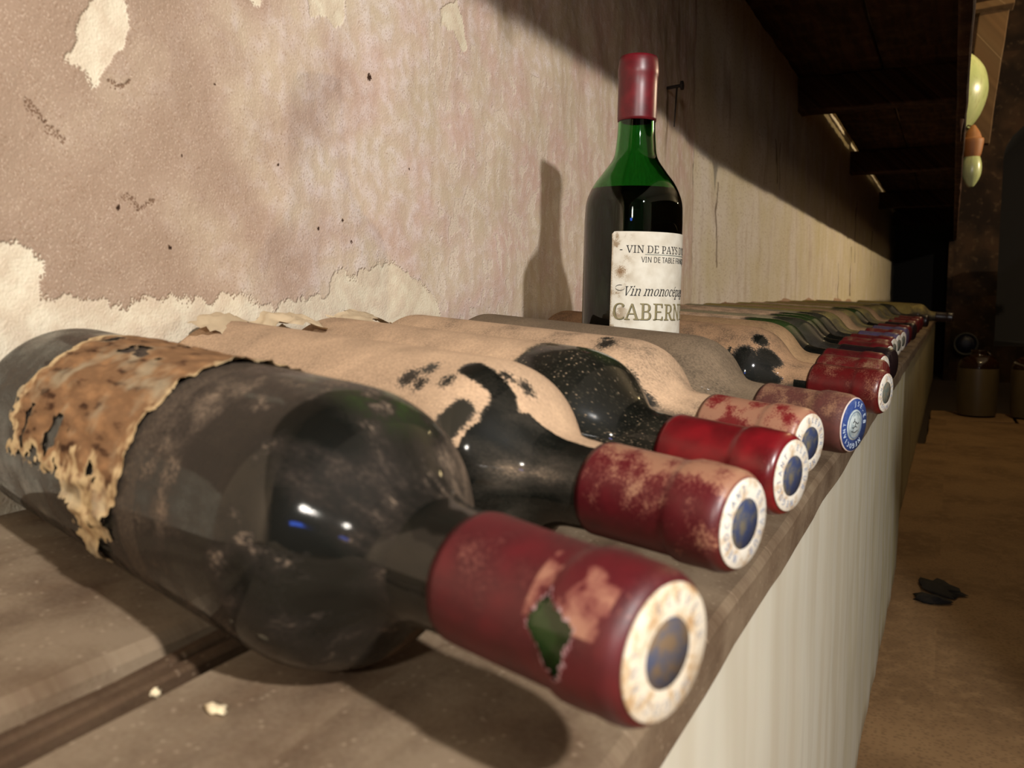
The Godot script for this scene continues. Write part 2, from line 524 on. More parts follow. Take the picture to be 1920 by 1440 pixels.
func build_bench():
	wood_dust = tmat(wood_tex(Color(0.37, 0.295, 0.225), Color(0.3, 0.235, 0.18), Color(0.5, 0.435, 0.355), 0.66, 3.0), 0.92, 0.25)
	wood_dust.uv1_scale = Vector3(1.7, 3.4, 1)
	wood_mid = tmat(wood_tex(Color(0.29, 0.22, 0.165), Color(0.2, 0.15, 0.11), Color(0.36, 0.29, 0.22), 0.4, 120.0), 0.92, 0.2)
	wood_mid.uv1_scale = Vector3(1.7, 5, 1)
	wood_dark = tmat(wood_tex(Color(0.3, 0.19, 0.13), Color(0.18, 0.11, 0.08), Color(0.36, 0.27, 0.2), 0.15, 60.0), 0.9, 0.25)
	wood_dark.uv1_scale = Vector3(1.2, 2.4, 1)
	# whitewashed wall under the shelf
	var wt := paint(1536, 192, func(u: float, v: float):
		var a: float = u * 6.3 - 0.1
		var y: float = v * 0.4
		var st := nz.get_noise_2d(a * 700, y * 40 + 300)
		var big := nz.get_noise_2d(a * 120 + 9, y * 120)
		var fine := ng.get_noise_2d(a * 600, y * 600)
		var far_shade := sst(1.75, 1.95, a + big * 0.05)  # shade beyond a cast shadow edge, painted into the whitewash
		var c := Color(0.8, 0.785, 0.72).lerp(Color(0.75, 0.72, 0.64), clampf(0.5 + st * 1.1 + big * 0.5, 0, 1))
		c = c.lerp(Color(0.74, 0.71, 0.5), clampf(sst(0.5, 2.0, a) * (0.35 + st * 1.0), 0, 0.6))
		c = c.lerp(Color(0.55, 0.5, 0.36), far_shade * 0.55)
		c = c.lerp(Color(0.45, 0.38, 0.28), clampf(-st * 1.6 - 0.35, 0, 0.6) * (0.25 + far_shade))
		c = c.lerp(Color(0.5, 0.42, 0.32), 0.6 * sst(0.36, 0.4, y + st * 0.02))
		return c)
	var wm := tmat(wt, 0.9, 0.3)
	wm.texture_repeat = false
	var lw := Node3D.new()
	lw.name = "wall_low"
	lw.set_meta("kind", "structure")
	add_child(lw)
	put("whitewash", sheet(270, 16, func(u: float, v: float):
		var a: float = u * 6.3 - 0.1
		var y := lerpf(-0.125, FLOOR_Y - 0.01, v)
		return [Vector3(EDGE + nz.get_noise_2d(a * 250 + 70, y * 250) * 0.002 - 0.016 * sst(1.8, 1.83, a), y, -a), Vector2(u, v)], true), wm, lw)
	slab("masonry", Vector3(WALL - 0.005, FLOOR_Y - 0.05, -6.2), Vector3(EDGE - 0.024, -0.125, 2.6), mat(Color(0.7, 0.65, 0.55), 0.95), lw)
	slab("whitewash_end", Vector3(EDGE - 0.013, FLOOR_Y - 0.05, 0.1), Vector3(EDGE, -0.125, 2.6), mat(Color(0.76, 0.72, 0.63), 0.95), lw)
	# three boards on it, sloping gently to the front
	var tilt := -atan(SLOPE)
	var sh := thing("shelf", "dusty brown plank shelf on the low white wall, carrying the row of lying bottles", "shelf")
	var flat := tilt - 0.0005
	var defs := [["board", -0.385, -0.206, 0.0, 0.024, tilt], ["batten", -0.2045, -0.187, -0.009, 0.02, tilt], ["board", -0.185, -0.068, 0.0, 0.024, flat]]
	for d in defs:
		for seg in 3:
			var za := [0.6, -1.62, -3.2][seg] as float
			var zb := [-1.616, -3.196, -6.15][seg] as float
			var xm := (d[1] + d[2]) / 2 as float
			var m := board(Vector3(d[2] - d[1], d[4], za - zb), 0.0022, xm * 1000.0 + seg * 70, Vector3i(10, 2, 90))
			var top: float = shelf_y(xm) - 0.0012 + d[3] if d[5] == tilt else board_y(xm)
			put(d[0], m, wood_mid if d[0] == "batten" else wood_dust, sh, Transform3D(Basis(Vector3.BACK, d[5]), Vector3(xm, top - d[4] / 2, (za + zb) / 2)))
	# raised grain ridges on the batten side
	for k in 2:
		put("ridge", board(Vector3(0.005, 0.006, 2.0), 0.003, k * 55.0, Vector3i(2, 1, 60)), wood_mid, sh, Transform3D(Basis(Vector3.BACK, tilt), Vector3(-0.2 + k * 0.008, shelf_y(-0.2) - 0.0085, -0.4)))

func build_upper_shelf():
	var t := thing("upper_shelf", "dark plank shelf on cross bearers high above the bottles", "shelf")
	var dk := wood_dark
	# boards: the near ones touch the wall, the far ones leave a gap
	put("board", board(Vector3(0.222, 0.028, 4.9), 0.004, 10.0, Vector3i(4, 1, 30)), dk, t, Transform3D(Basis.IDENTITY, Vector3(WALL + 0.062, 0.575, -0.1)))
	put("board", board(Vector3(0.176, 0.028, 9.3), 0.004, 30.0, Vector3i(4, 1, 50)), dk, t, Transform3D(Basis.IDENTITY, Vector3(-0.088, 0.574, -2.3)))
	put("board", board(Vector3(0.172, 0.026, 4.3), 0.004, 50.0, Vector3i(4, 1, 30)), dk, t, Transform3D(Basis.IDENTITY, Vector3(-0.2655, 0.575, -4.72)))
	for z in [1.2, -0.2, -2.52, -3.85, -5.4, -6.7]:
		put("bearer", board(Vector3(0.38, 0.085, 0.075), 0.004, z * 50.0, Vector3i(8, 2, 2)), dk, t, Transform3D(Basis.IDENTITY, Vector3(-0.199, 0.518, z)))
	# front rail, seen edge on
	put("rail", board(Vector3(0.018, 0.247, 9.3), 0.003, 70.0, Vector3i(1, 3, 80)), dk, t, Transform3D(Basis.IDENTITY, Vector3(0.002, 0.4615, -2.3)))
	# two splinters that hang from the rail
	for s in [[-0.358, 0.02, 0.012], [-1.98, 0.045, 0.022]]:
		put("splinter", lathe([Vector2(-s[1], 0.0), Vector2(-s[1] * 0.96, 0.0012), Vector2(-s[1] * 0.5, s[2] * 0.3), Vector2(0.0, s[2]), Vector2(0.01, s[2] * 1.2), Vector2(0.01, 0)], 10), dk, t, Transform3D(Basis.from_scale(Vector3(0.25, 1, 1)), Vector3(0.002, 0.34, s[0])))

# ------------------------------------------------------------------ lying bottles
const GLASS_PROF := [[0.0035, 0.0125], [0.018, 0.0148], [0.05, 0.0150], [0.0585, 0.0153], [0.0646, 0.0158], [0.0704, 0.0175], [0.0762, 0.0215], [0.0821, 0.0272], [0.0879, 0.0325], [0.0937, 0.036], [0.101, 0.0382], [0.1083, 0.039], [0.125, 0.0391]]
var bottle_mesh: ArrayMesh
var capsule_mesh: ArrayMesh
var seal_mesh: ArrayMesh
var centre_mesh: ArrayMesh
const LEN := 0.3

func mesh_bottles():
	var up := []
	for k in range(GLASS_PROF.size() - 1, -1, -1):
		up.append(Vector2(LEN - GLASS_PROF[k][0], GLASS_PROF[k][1]))
	up = smooth_prof(up, 4)
	var prof := [Vector2(0.022, 0.0), Vector2(0.018, 0.012), Vector2(0.006, 0.026), Vector2(0.0, 0.0325), Vector2(0.0006, 0.0352), Vector2(0.0028, 0.0376), Vector2(0.006, 0.0388), Vector2(0.01, 0.0391), Vector2(0.06, 0.0391), Vector2(0.12, 0.0391)]
	prof.append_array(up)
	prof.append(Vector2(LEN - 0.0035, 0.0))
	bottle_mesh = lathe(prof, 96, null, Vector2(0, LEN))
	var cp := [Vector2(-0.052, 0.0152), Vector2(-0.0522, 0.01575), Vector2(-0.05, 0.0159), Vector2(-0.035, 0.0157), Vector2(-0.021, 0.0156), Vector2(-0.0192, 0.0158), Vector2(-0.018, 0.0163), Vector2(-0.0165, 0.0166), Vector2(-0.012, 0.0166), Vector2(-0.0095, 0.0164), Vector2(-0.005, 0.0164), Vector2(-0.0025, 0.016), Vector2(-0.001, 0.0152), Vector2(0.0, 0.0142), Vector2(0.0, 0.0)]
	capsule_mesh = lathe(cp, 72, func(ph: float, y: float): return n3(cos(deg_to_rad(ph)) * 14, sin(deg_to_rad(ph)) * 14, y * 1500) * 0.0005, Vector2(-0.0525, 0.0))
	seal_mesh = lathe([Vector2(-0.0002, 0.0), Vector2(-0.0002, 0.0137), Vector2(0.0002, 0.0139), Vector2(0.0006, 0.0136), Vector2(0.0007, 0.008), Vector2(0.0007, 0.0)], 56, null, Vector2(0, 1), 0.014)
	centre_mesh = lathe([Vector2(0.0006, 0.0), Vector2(0.0006, 0.0079), Vector2(0.001, 0.0077), Vector2(0.0011, 0.0)], 40, null, Vector2(0, 1), 0.014)

# dusty glass: [albedo, (clearcoat, roughness)]; how(phi, t, n1, n2) -> Vector3(dust 0..1, wiped-clean 0..1, green 0..1)
func glass_skin(w: int, h: int, seed_: float, dust: Color, film: Color, how: Callable) -> StandardMaterial3D:
	var al := Image.create_empty(w, h, false, Image.FORMAT_RGB8)
	var rc := Image.create_empty(w, h, false, Image.FORMAT_RGB8)
	for i in w:
		var ph := ((i + 0.5) / w - 0.5) * 360.0
		var sx := sin(deg_to_rad(ph)) * 38.0
		var cz := cos(deg_to_rad(ph)) * 38.0
		for j in h:
			var t := LEN - (j + 0.5) / h * LEN
			var n1 := nz.get_noise_3d(sx + seed_, t * 1000.0, cz)
			var n2 := ng.get_noise_3d(sx * 2.0 + seed_, t * 2000.0, cz * 2.0)
			var r: Vector3 = how.call(ph, t, n1, n2)
			var d := clampf(r.x, 0, 1)
			var g := Color(0.055, 0.06, 0.048).lerp(Color(0.2, 0.31, 0.12), r.z)
			var c := g.lerp(film, clampf(d * 2.2, 0, 1)).lerp(dust * (1.0 + n2 * 0.14 + n1 * 0.12), sst(0.35, 0.85, d))
			al.set_pixel(i, j, c)
			var coat := clampf(1.0 - d * 1.45, 0, 1)
			rc.set_pixel(i, j, Color(coat, lerpf(0.45, 0.95, d), 0))
	var m := tmat(ImageTexture.create_from_image(al), 1.0, 0.14)
	var rt := ImageTexture.create_from_image(rc)
	m.roughness_texture = rt
	m.roughness_texture_channel = BaseMaterial3D.TEXTURE_CHANNEL_GREEN
	m.clearcoat_enabled = true
	m.clearcoat = 1.0
	m.clearcoat_roughness = 0.06
	m.clearcoat_texture = rt
	return m

func foil_skin(seed_: float, red: Color, dust: Color, amount: float, tear := false, shine := 0.42) -> StandardMaterial3D:
	var t := paint(256, 160, func(u: float, v: float):
		var ph: float = (u - 0.5) * 360.0
		var y: float = -0.0525 * (1.0 - v)
		var tt := -y
		var sx := sin(deg_to_rad(ph)) * 16.0
		var cz := cos(deg_to_rad(ph)) * 16.0
		var n1 := nz.get_noise_3d(sx * 2.2 + seed_, tt * 2200.0, cz * 2.2)
		var n2 := ng.get_noise_3d(sx * 2.0 + seed_, tt * 2000.0, cz * 2.0)
		var d := amount * (0.35 + 0.75 * cos(deg_to_rad(ph))) + n1 * 1.1 * minf(1.0, 0.25 + amount) + n2 * 0.2
		var c := red.lerp(red * 0.72, clampf(0.5 + n1, 0, 1))
		if tear and tt < 0.024 and tt > 0.004 and absf(ph - 45.0) < 30.0 and n1 > -0.1:
			d = maxf(d, 0.55 + n1 * 0.6)
		c = c.lerp(dust, clampf(sst(0.12, 0.95, d + n2 * 0.15), 0, 0.9))
		var al := 1.0
		if tear:
			# a torn hole on the near side, just behind the lip
			var q := Vector2((ph - 78.0) * 0.28, (tt - 0.0165) * 1000.0)
			q += Vector2(n1 * 3.5, n2 * 0.9)
			var hole := (absf(q.x) / 8.5) + absf(q.y + q.x * 0.3) / 6.2
			if hole < 1.0:
				al = 0.0
			elif hole < 1.1 and (n2 > -0.1 or q.y < -2.0):
				c = Color(0.62, 0.52, 0.53)
		return Color(c.r, c.g, c.b, al), true)
	var m := tmat(t, shine, 0.5)
	if tear:
		m.transparency = BaseMaterial3D.TRANSPARENCY_ALPHA_SCISSOR
		m.alpha_scissor_threshold = 0.5
	return m

func paper_disc(c: Color, stain: Color, amount: float, seed_: float, emblem := Color(0, 0, 0, 0)) -> StandardMaterial3D:
	return tmat(paint(96, 96, func(u: float, v: float):
		var p := Vector2(u - 0.5, v - 0.5) * 28.0
		var n1 := nz.get_noise_3d(p.x * 5 + seed_, p.y * 5, seed_)
		var n2 := ng.get_noise_2d(p.x * 2.4 + seed_, p.y * 2.4)
		var k := c.lerp(stain, clampf(amount + n1 * 1.3 + n2 * 0.35, 0, 0.85))
		return k), 0.75, 0.4)

func glyph(ch: String, f: Font, size: float) -> Array:
	var tm := TextMesh.new()
	tm.text = ch
	tm.font = f
	tm.font_size = 32
	tm.pixel_size = size / 32.0
	tm.depth = 0.00012
	tm.curve_step = 1.0
	return tm.get_mesh_arrays()

# letters along a ring on a seal, clockwise; start and step in degrees from the top
func ring_text(text: String, f: Font, size: float, radius: float, y: float, start: float, step: float) -> ArrayMesh:
	var st := SurfaceTool.new()
	st.begin(Mesh.PRIMITIVE_TRIANGLES)
	st.set_smooth_group(-1)
	for k in text.length():
		if text[k] == " ":
			continue
		var arr := glyph(text[k], f, size)
		if arr.is_empty() or arr[Mesh.ARRAY_VERTEX] == null:
			continue
		var vs: PackedVector3Array = arr[Mesh.ARRAY_VERTEX]
		var ix: PackedInt32Array = arr[Mesh.ARRAY_INDEX]
		var al := deg_to_rad(start + step * k)
		var e1 := Vector3(-1, 0, 0)
		var e2 := Vector3(0, 0, 1)
		var right := e1 * cos(al) - e2 * sin(al)
		var outw := e1 * sin(al) + e2 * cos(al)
		for q in ix:
			var p := vs[q]
			st.add_vertex(outw * (radius + p.y) + right * p.x + Vector3.UP * (y + p.z))
	st.generate_normals()
	return st.commit()

func bottle_frame(x: float, a: float, yaw: float, lift := 0.0) -> Transform3D:
	var yr := deg_to_rad(yaw)
	var tl := atan(SLOPE * cos(yr))
	var d := Vector3(-cos(yr) * cos(tl), sin(tl), -sin(yr) * cos(tl))
	var ax_y := -d
	var z := (Vector3.UP - ax_y * ax_y.y).normalized()
	var xx := ax_y.cross(z)
	var cap := Vector3(x, shelf_y(x) + 0.0393 + lift, -a)
	return Transform3D(Basis(xx, ax_y, z), cap + d * LEN)

func clearance(p: Array, r: Array) -> float:
	var best := 9.0
	for k in 11:
		var t := lerpf(0.1, 0.3, k / 10.0)
		var q := Vector2(r[0] - cos(deg_to_rad(r[2])) * t, r[1] + sin(deg_to_rad(r[2])) * t)
		best = minf(best, segd(q, Vector2(p[0], p[1]), Vector2(p[0] - cos(deg_to_rad(p[2])) * 0.3, p[1] + sin(deg_to_rad(p[2])) * 0.3)))
	return best

func make_bottle(frame: Transform3D, label: String, glass: Material, foil: Material, group := "wine bottles lying in the row on the shelf") -> Node3D:
	var t := thing("wine_bottle", label, "bottle", frame, group)
	put("glass", bottle_mesh, glass, t)
	put("capsule", capsule_mesh, foil, t, Transform3D(Basis.IDENTITY, Vector3(0, LEN, 0)))
	return t

func make_seal(t: Node3D, paper: Material, centre: Material, ink: Material, texts: Array, spin := 0.0, cscale := 1.0):
	var s := put("seal", seal_mesh, paper, t, Transform3D(Basis(Vector3.UP, spin), Vector3(0, LEN + 0.0002, 0)))
	if centre:
		put("emblem", centre_mesh, centre, s, Transform3D(Basis.from_scale(Vector3(cscale, 1, cscale)), Vector3.ZERO))
	for x in texts:
		put("lettering", ring_text(x[0], font_sans, x[3], x[4], 0.00075, x[1], x[2]), ink, s)

func build_bottles():
	mesh_bottles()
	var brown := Color(0.69, 0.58, 0.47)
	var grey := Color(0.5, 0.44, 0.37)
	var film := Color(0.25, 0.225, 0.195)
	# 1: nearest, thin grey film with wiped blotches, torn label
	var g1 := glass_skin(576, 512, 100.0, Color(0.4, 0.345, 0.29), Color(0.15, 0.133, 0.117), func(ph: float, t: float, n1: float, n2: float):
		var sx := sin(deg_to_rad(ph)) * 100.0
		var cz := cos(deg_to_rad(ph)) * 100.0
		var m := nz.get_noise_3d(sx + 700.0, t * 2600.0, cz)
		var d := 0.34 + n1 * 0.22 + m * 0.3 + n2 * 0.15
		d += 0.4 * sst(-15, -60, ph) + 0.16 * sst(0.118, 0.14, t)
		var p := Vector2(ph * 0.55, t * 1000.0) + Vector2(n1 * 6 + m * 3, m * 3 + n2)
		for b in [[26, 97, 6.0], [25, 88, 4.5], [55, 101, 4.5], [70, 95, 6.5], [78, 86, 7.5], [115, 77, 7.5], [98, 97, 4.0], [88, 80, 6.0]]:
			var q := p.distance_to(Vector2(b[0] * 0.55, b[1]))
			d -= 0.34 * sst(b[2] * 1.7, b[2] * 0.4, q)
		if m > 0.25 and n2 > 0.1:
			d += (m - 0.25) * 1.1
		if t > 0.149 and t < 0.16:
			d = 0.6 + n2 * 0.1
		elif t > 0.16:
			d = 0.42 + n1 * 0.35 + n2 * 0.14 + m * 0.2
		if t < 0.066:
			d = 0.08 + n1 * 0.2 + m * 0.15
		if t < 0.03:
			return Vector3(0.0, 0, 0.55)
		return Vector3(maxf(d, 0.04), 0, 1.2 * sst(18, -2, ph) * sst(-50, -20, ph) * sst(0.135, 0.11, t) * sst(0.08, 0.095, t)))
	var red := Color(0.32, 0.062, 0.085)
	var f1 := foil_skin(7.0, red, Color(0.62, 0.45, 0.36), 0.12, true, 0.5)
	var b1 := make_bottle(bottle_frame(-0.0473, 0.1655, 18.4), "nearest lying bottle, with a torn brown label and a hole in its red capsule", g1, f1)
	make_seal(b1, paper_disc(Color(0.8, 0.76, 0.68), Color(0.6, 0.45, 0.28), 0.08, 3.0), paper_disc(Color(0.24, 0.26, 0.34), Color(0.42, 0.33, 0.22), 0.5, 9.0), mat(Color(0.6, 0.59, 0.58), 0.8), [["NEGOCIANT  ELEVEUR  ", 140.0, 18.0, 0.0032, 0.0108]], 0.0, 0.92)
	torn_label(b1)
	# 2: thick brown dust with a finger stroke
	var g2 := glass_skin(576, 512, 900.0, brown, film, func(ph: float, t: float, n1: float, n2: float):
		var d := 0.95 + n1 * 0.25 + n2 * 0.1 - sst(70, 120, absf(ph)) * 0.5
		var p := Vector2(ph * 0.58, t * 1000.0)
		var path := [Vector2(20, 104), Vector2(22, 95), Vector2(25, 87.5), Vector2(33, 84), Vector2(46, 84)]
		var dd := 99.0
		for k in 4:
			dd = minf(dd, segd(p, Vector2(path[k].x * 0.58, path[k].y), Vector2(path[k + 1].x * 0.58, path[k + 1].y)))
		d -= 0.85 * sst(5.2, 3.4, dd + n2 * 0.8)
		# wiped region on the shoulder and neck
		var lim := 20.0
		if t > 0.079:
			lim = lerpf(19.0, 64.0, clampf((t - 0.079) / 0.011, 0, 1))
		if t > 0.0905:
			lim = 70.0 + (t - 0.0905) * 6000.0
		if ph > lim + n1 * 8 and t < 0.105:
			d = 0.2 + n1 * 0.45 + n2 * 0.12
		d = minf(d, lerpf(d, 0.3, sst(5.5, 3.0, segd(p, Vector2(28, 95), Vector2(40, 97)) + n1 * 3.0 + n2)))
		for b in [[37, 126, 4.0], [27, 121, 3.2], [35, 107, 2.6], [40, 118, 2.6], [12, 92, 2.4], [6, 86, 3.0]]:
			d -= 0.7 * sst(b[2] * 1.5, b[2] * 0.4, p.distance_to(Vector2(b[0] * 0.58, b[1])) + n2 * 2.5)
		return Vector3(d, 0, 0))
	var f2 := foil_skin(40.0, red, Color(0.6, 0.44, 0.34), 0.62)
	var b2 := make_bottle(bottle_frame(-0.0541, 0.2713, 16.8), "lying wine bottle in thick brown dust with a finger stroke wiped across its shoulder", g2, f2)
	var navy := paper_disc(Color(0.17, 0.21, 0.34), Color(0.4, 0.36, 0.27), 0.42, 21.0)
	var white := paper_disc(Color(0.82, 0.8, 0.75), Color(0.66, 0.55, 0.42), 0.0, 15.0)
	var ink := mat(Color(0.5, 0.53, 0.6), 0.8)
	make_seal(b2, white, navy, ink, [["NEGOCIANT  ELEVEUR  ", 205.0, 18.0, 0.0033, 0.0108]])
	# 3: clean dark shoulder
	var g3 := glass_skin(448, 448, 1500.0, brown, Color(0.2, 0.185, 0.15), func(ph: float, t: float, n1: float, n2: float):
		var d := 0.12 + n1 * 0.2 + clampf(n2 - 0.35, 0, 1) * 1.4
		d += 0.75 * sst(0.118, 0.13, t + n1 * 0.012) * sst(95, 60, absf(ph))
		d += 0.3 * sst(-5, -45, ph)
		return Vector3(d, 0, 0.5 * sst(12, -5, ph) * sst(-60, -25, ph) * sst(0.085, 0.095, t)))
	var f3 := foil_skin(80.0, Color(0.45, 0.075, 0.1), Color(0.6, 0.45, 0.36), 0.0, false, 0.3)
	var b3 := make_bottle(bottle_frame(-0.0527, 0.3535, 17.4), "lying wine bottle with clean dark glass and a smooth bright red capsule", g3, f3)
	make_seal(b3, white, navy, ink, [["NEGOCIANT  ELEVEUR  ", 175.0, 18.0, 0.0033, 0.0108]])
	# 4: brown dust, its seal half hidden
	var g4 := glass_skin(448, 448, 2100.0, brown, film, func(ph: float, t: float, n1: float, n2: float):
		var d := 0.85 + n1 * 0.3 + n2 * 0.14 - sst(55, 110, absf(ph)) * 0.55
		var p := Vector2(ph * 0.58, t * 1000.0)
		for b in [[48, 88, 3.4], [62, 80, 5.0], [20, 112, 4.2], [10, 118, 3.0], [75, 95, 8.0]]:
			d -= 0.55 * sst(b[2] * 1.6, b[2] * 0.4, p.distance_to(Vector2(b[0] * 0.58, b[1])) + n2 * 2.5)
		return Vector3(d, 0, 0))
	var f4 := foil_skin(120.0, Color(0.42, 0.09, 0.1), Color(0.62, 0.46, 0.36), 0.75)
	var b4 := make_bottle(bottle_frame(-0.0573, 0.434, 20.0), "dusty lying bottle, its white seal half hidden by the smooth red capsule", g4, f4)
	make_seal(b4, white, navy, ink, [["NEGOCIANT  ELEVEUR  ", 150.0, 18.0, 0.0033, 0.0108]])
	# 5: even grey-brown dust, blue seal
	var g5 := glass_skin(448, 448, 2900.0, Color(0.44, 0.38, 0.31), Color(0.2, 0.18, 0.155), func(ph: float, t: float, n1: float, n2: float):
		var d := 0.82 + n1 * 0.16 + n2 * 0.2 - sst(60, 120, absf(ph)) * 0.4
		if t > 0.112 + n1 * 0.01:
			d += 0.2
		if t < 0.068:
			d += 0.1
		return Vector3(d, 0, 0))
	var f5 := foil_skin(160.0, Color(0.33, 0.16, 0.13), Color(0.52, 0.38, 0.28), 0.5, false, 0.75)
	var b5 := make_bottle(bottle_frame(-0.0452, 0.513, 20.4), "lying wine bottle evenly coated in grey brown dust, with a blue and white seal", g5, f5)
	var blue := paper_disc(Color(0.13, 0.22, 0.45), Color(0.3, 0.36, 0.52), 0.05, 31.0)
	var s5 := put("seal", seal_mesh, paper_disc(Color(0.8, 0.75, 0.72), Color(0.7, 0.6, 0.55), 0.1, 4.0), b5, Transform3D(Basis.from_scale(Vector3(1.06, 1, 1.06)), Vector3(0, LEN + 0.0002, 0)))
	put("ring", lathe([Vector2(0.0003, 0.0), Vector2(0.0003, 0.0135), Vector2(0.0009, 0.0133), Vector2(0.00095, 0.0)], 56, null, Vector2(0, 1), 0.014), blue, s5)
	put("emblem", lathe([Vector2(0.0008, 0.0), Vector2(0.0008, 0.0079), Vector2(0.0012, 0.0077), Vector2(0.00125, 0.0)], 40, null, Vector2(0, 1), 0.014), paper_disc(Color(0.66, 0.7, 0.7), Color(0.4, 0.46, 0.48), 0.1, 44.0), s5)
	put("emblem_ring", lathe([Vector2(0.0012, 0.0066), Vector2(0.0014, 0.0066), Vector2(0.0014, 0.0069), Vector2(0.0012, 0.0069)], 40), mat(Color(0.3, 0.38, 0.5), 0.8), s5)
	var st := SurfaceTool.new()
	var strokes := [[-2.2, 1.2, -1.0, 2.0], [-1.0, 2.0, 0.6, 1.4], [0.6, 1.4, 2.6, 0.3], [2.6, 0.3, 3.6, 0.9], [0.6, 1.4, 0.2, -0.6], [0.2, -0.6, -1.4, -1.6], [-1.4, -1.6, -2.8, -1.0], [0.2, -0.6, 2.4, -1.4], [-1.0, 2.0, -0.8, 3.4], [-3.4, -3.0, 0.0, -3.9], [0.0, -3.9, 3.2, -3.0]]
	for q in strokes:
		st.append_from(tube(Vector3(-q[0], 1.25, q[1]) * 0.001, Vector3(-q[2], 1.25, q[3]) * 0.001, 0.00032, 0.0002, 6), 0, Transform3D.IDENTITY)
	put("emblem_figure", st.commit(), mat(Color(0.16, 0.17, 0.17), 0.8), s5)
	put("lettering", ring_text("NEGOCIANT", font_sans, 0.0033, 0.0107, 0.00095, 143.0, 16.5), mat(Color(0.72, 0.78, 0.84), 0.8), s5)
	put("lettering", ring_text("JSE-EB", font_sans, 0.0033, 0.0107, 0.00095, -4.0, 18.0), mat(Color(0.72, 0.78, 0.84), 0.8), s5)
	# 6: dust with two wiped rounds
	var g6 := glass_skin(448, 448, 3600.0, Color(0.58, 0.46, 0.35), Color(0.22, 0.2, 0.18), func(ph: float, t: float, n1: float, n2: float):
		var d := 0.8 + n1 * 0.25 + n2 * 0.15 - sst(75, 120, absf(ph)) * 0.5
		var p := Vector2(ph * 0.56, t * 1000.0)
		for b in [[62, 95, 8.5], [48, 81, 8.0], [70, 84, 7.5], [84, 78, 7.0], [90, 92, 8.0], [28, 91, 5.0], [63, 106, 1.8], [55, 108, 1.4]]:
			d -= 0.75 * sst(b[2] * 1.35, b[2] * 0.7, p.distance_to(Vector2(b[0] * 0.56, b[1])) + n2 * 1.5)
		if t < 0.062 and ph > 78:
			d -= 0.6
		return Vector3(maxf(d, 0.06 + n1 * 0.1), 0, 0))
	var f6 := foil_skin(200.0, Color(0.36, 0.075, 0.08), Color(0.56, 0.4, 0.3), 0.3, false, 0.35)
	var b6 := make_bottle(bottle_frame(-0.0403, 0.698, 15.9), "lying bottle just beyond the gap, its dusty shoulder wiped dark in two rounds", g6, f6)
	var grn := paper_disc(Color(0.3, 0.34, 0.32), Color(0.45, 0.4, 0.32), 0.4, 61.0)
	make_seal(b6, white, grn, ink, [["NEGOCIANT  ELEVEUR  ", 160.0, 18.0, 0.003, 0.0108]])
	# the rest of the row
	var kinds := []
	for k in 4:
		var base: float = [0.08, 0.3, 0.85, 0.62][k]
		var gr: float = [0.75, 0.35, 0.0, 0.2][k]
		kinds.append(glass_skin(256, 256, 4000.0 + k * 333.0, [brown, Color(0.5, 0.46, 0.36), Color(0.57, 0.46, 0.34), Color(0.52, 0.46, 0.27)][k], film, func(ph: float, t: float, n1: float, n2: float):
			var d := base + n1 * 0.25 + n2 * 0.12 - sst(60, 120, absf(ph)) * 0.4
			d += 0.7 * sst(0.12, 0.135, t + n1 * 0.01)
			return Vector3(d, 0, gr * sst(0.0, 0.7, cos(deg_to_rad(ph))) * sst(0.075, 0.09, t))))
	var foils := [foil_skin(300.0, Color(0.38, 0.075, 0.09), Color(0.5, 0.38, 0.28), 0.12), foil_skin(340.0, Color(0.38, 0.085, 0.09), Color(0.5, 0.38, 0.28), 0.42), foil_skin(380.0, Color(0.13, 0.08, 0.09), brown, 0.05, false, 0.35), foil_skin(420.0, Color(0.34, 0.29, 0.4), brown, 0.15)]
	var row := [
		[-0.047, 0.787, 16.5, 2, 1, 0, "dust-caked wine bottle directly behind the one with the wiped shoulder"],
		[-0.053, 0.869, 16.5, 0, 0, 1, "clean dark green bottle with a crumpled red capsule and a torn pale seal"],
		[-0.049, 0.951, 16.0, 1, 2, 0, "bottle with a near-black capsule, first of the dark-capped ones in the row"],
		[-0.058, 1.033, 16.0, 0, 0, 1, "bright green-shouldered bottle with a plain white ring seal"],
		[-0.067, 1.115, 17.0, 0, 1, 0, "green-shouldered bottle behind the ring-sealed one, its capsule end dusty beige"],
		[-0.07, 1.21, 16.0, 1, 0, 1, "thinly dusted dark bottle, first in the middle of the row with wide shoulder glints"],
		[-0.075, 1.33, 16.0, 3, 3, 1, "yellow-dusted bottle with a violet grey capsule and pale seal"],
		[-0.068, 1.455, 15.0, 2, 1, 1, "grey-dusted bottle with a round tan seal beside the violet grey capsule"],
		[-0.068, 1.58, 15.0, 3, 3, 0, "yellow-dusted bottle whose violet grey capsule shows behind the tan seal"],
		[-0.075, 1.7, 15.0, 0, 0, 0, "dark green bottle with two bright glints in the far half of the row"],
		[-0.06, 1.84, 14.0, 3, 2, 0, "bottle whose large dark capsule end stands out at the far end of the row"],
		[-0.08, 2.0, 14.0, 2, 1, 0, "dusty bottle just behind the large dark capsule end"],
		[-0.08, 2.2, 13.0, 3, 0, 0, "second dusty bottle behind the large dark capsule end, red capped"],
		[-0.07, 2.42, 12.0, 3, 0, 0, "third dusty bottle behind the large dark capsule end, red capped"],
		[-0.055, 2.66, 10.0, 1, 2, 0, "last but one bottle of the row with a dark greenish capsule"],
		[0.006, 3.3, 2.0, 3, 2, 0, "last bottle of the row, seen from the side, its neck past the shelf edge"]]
	var prev := [-0.0403, 0.698, 15.9]
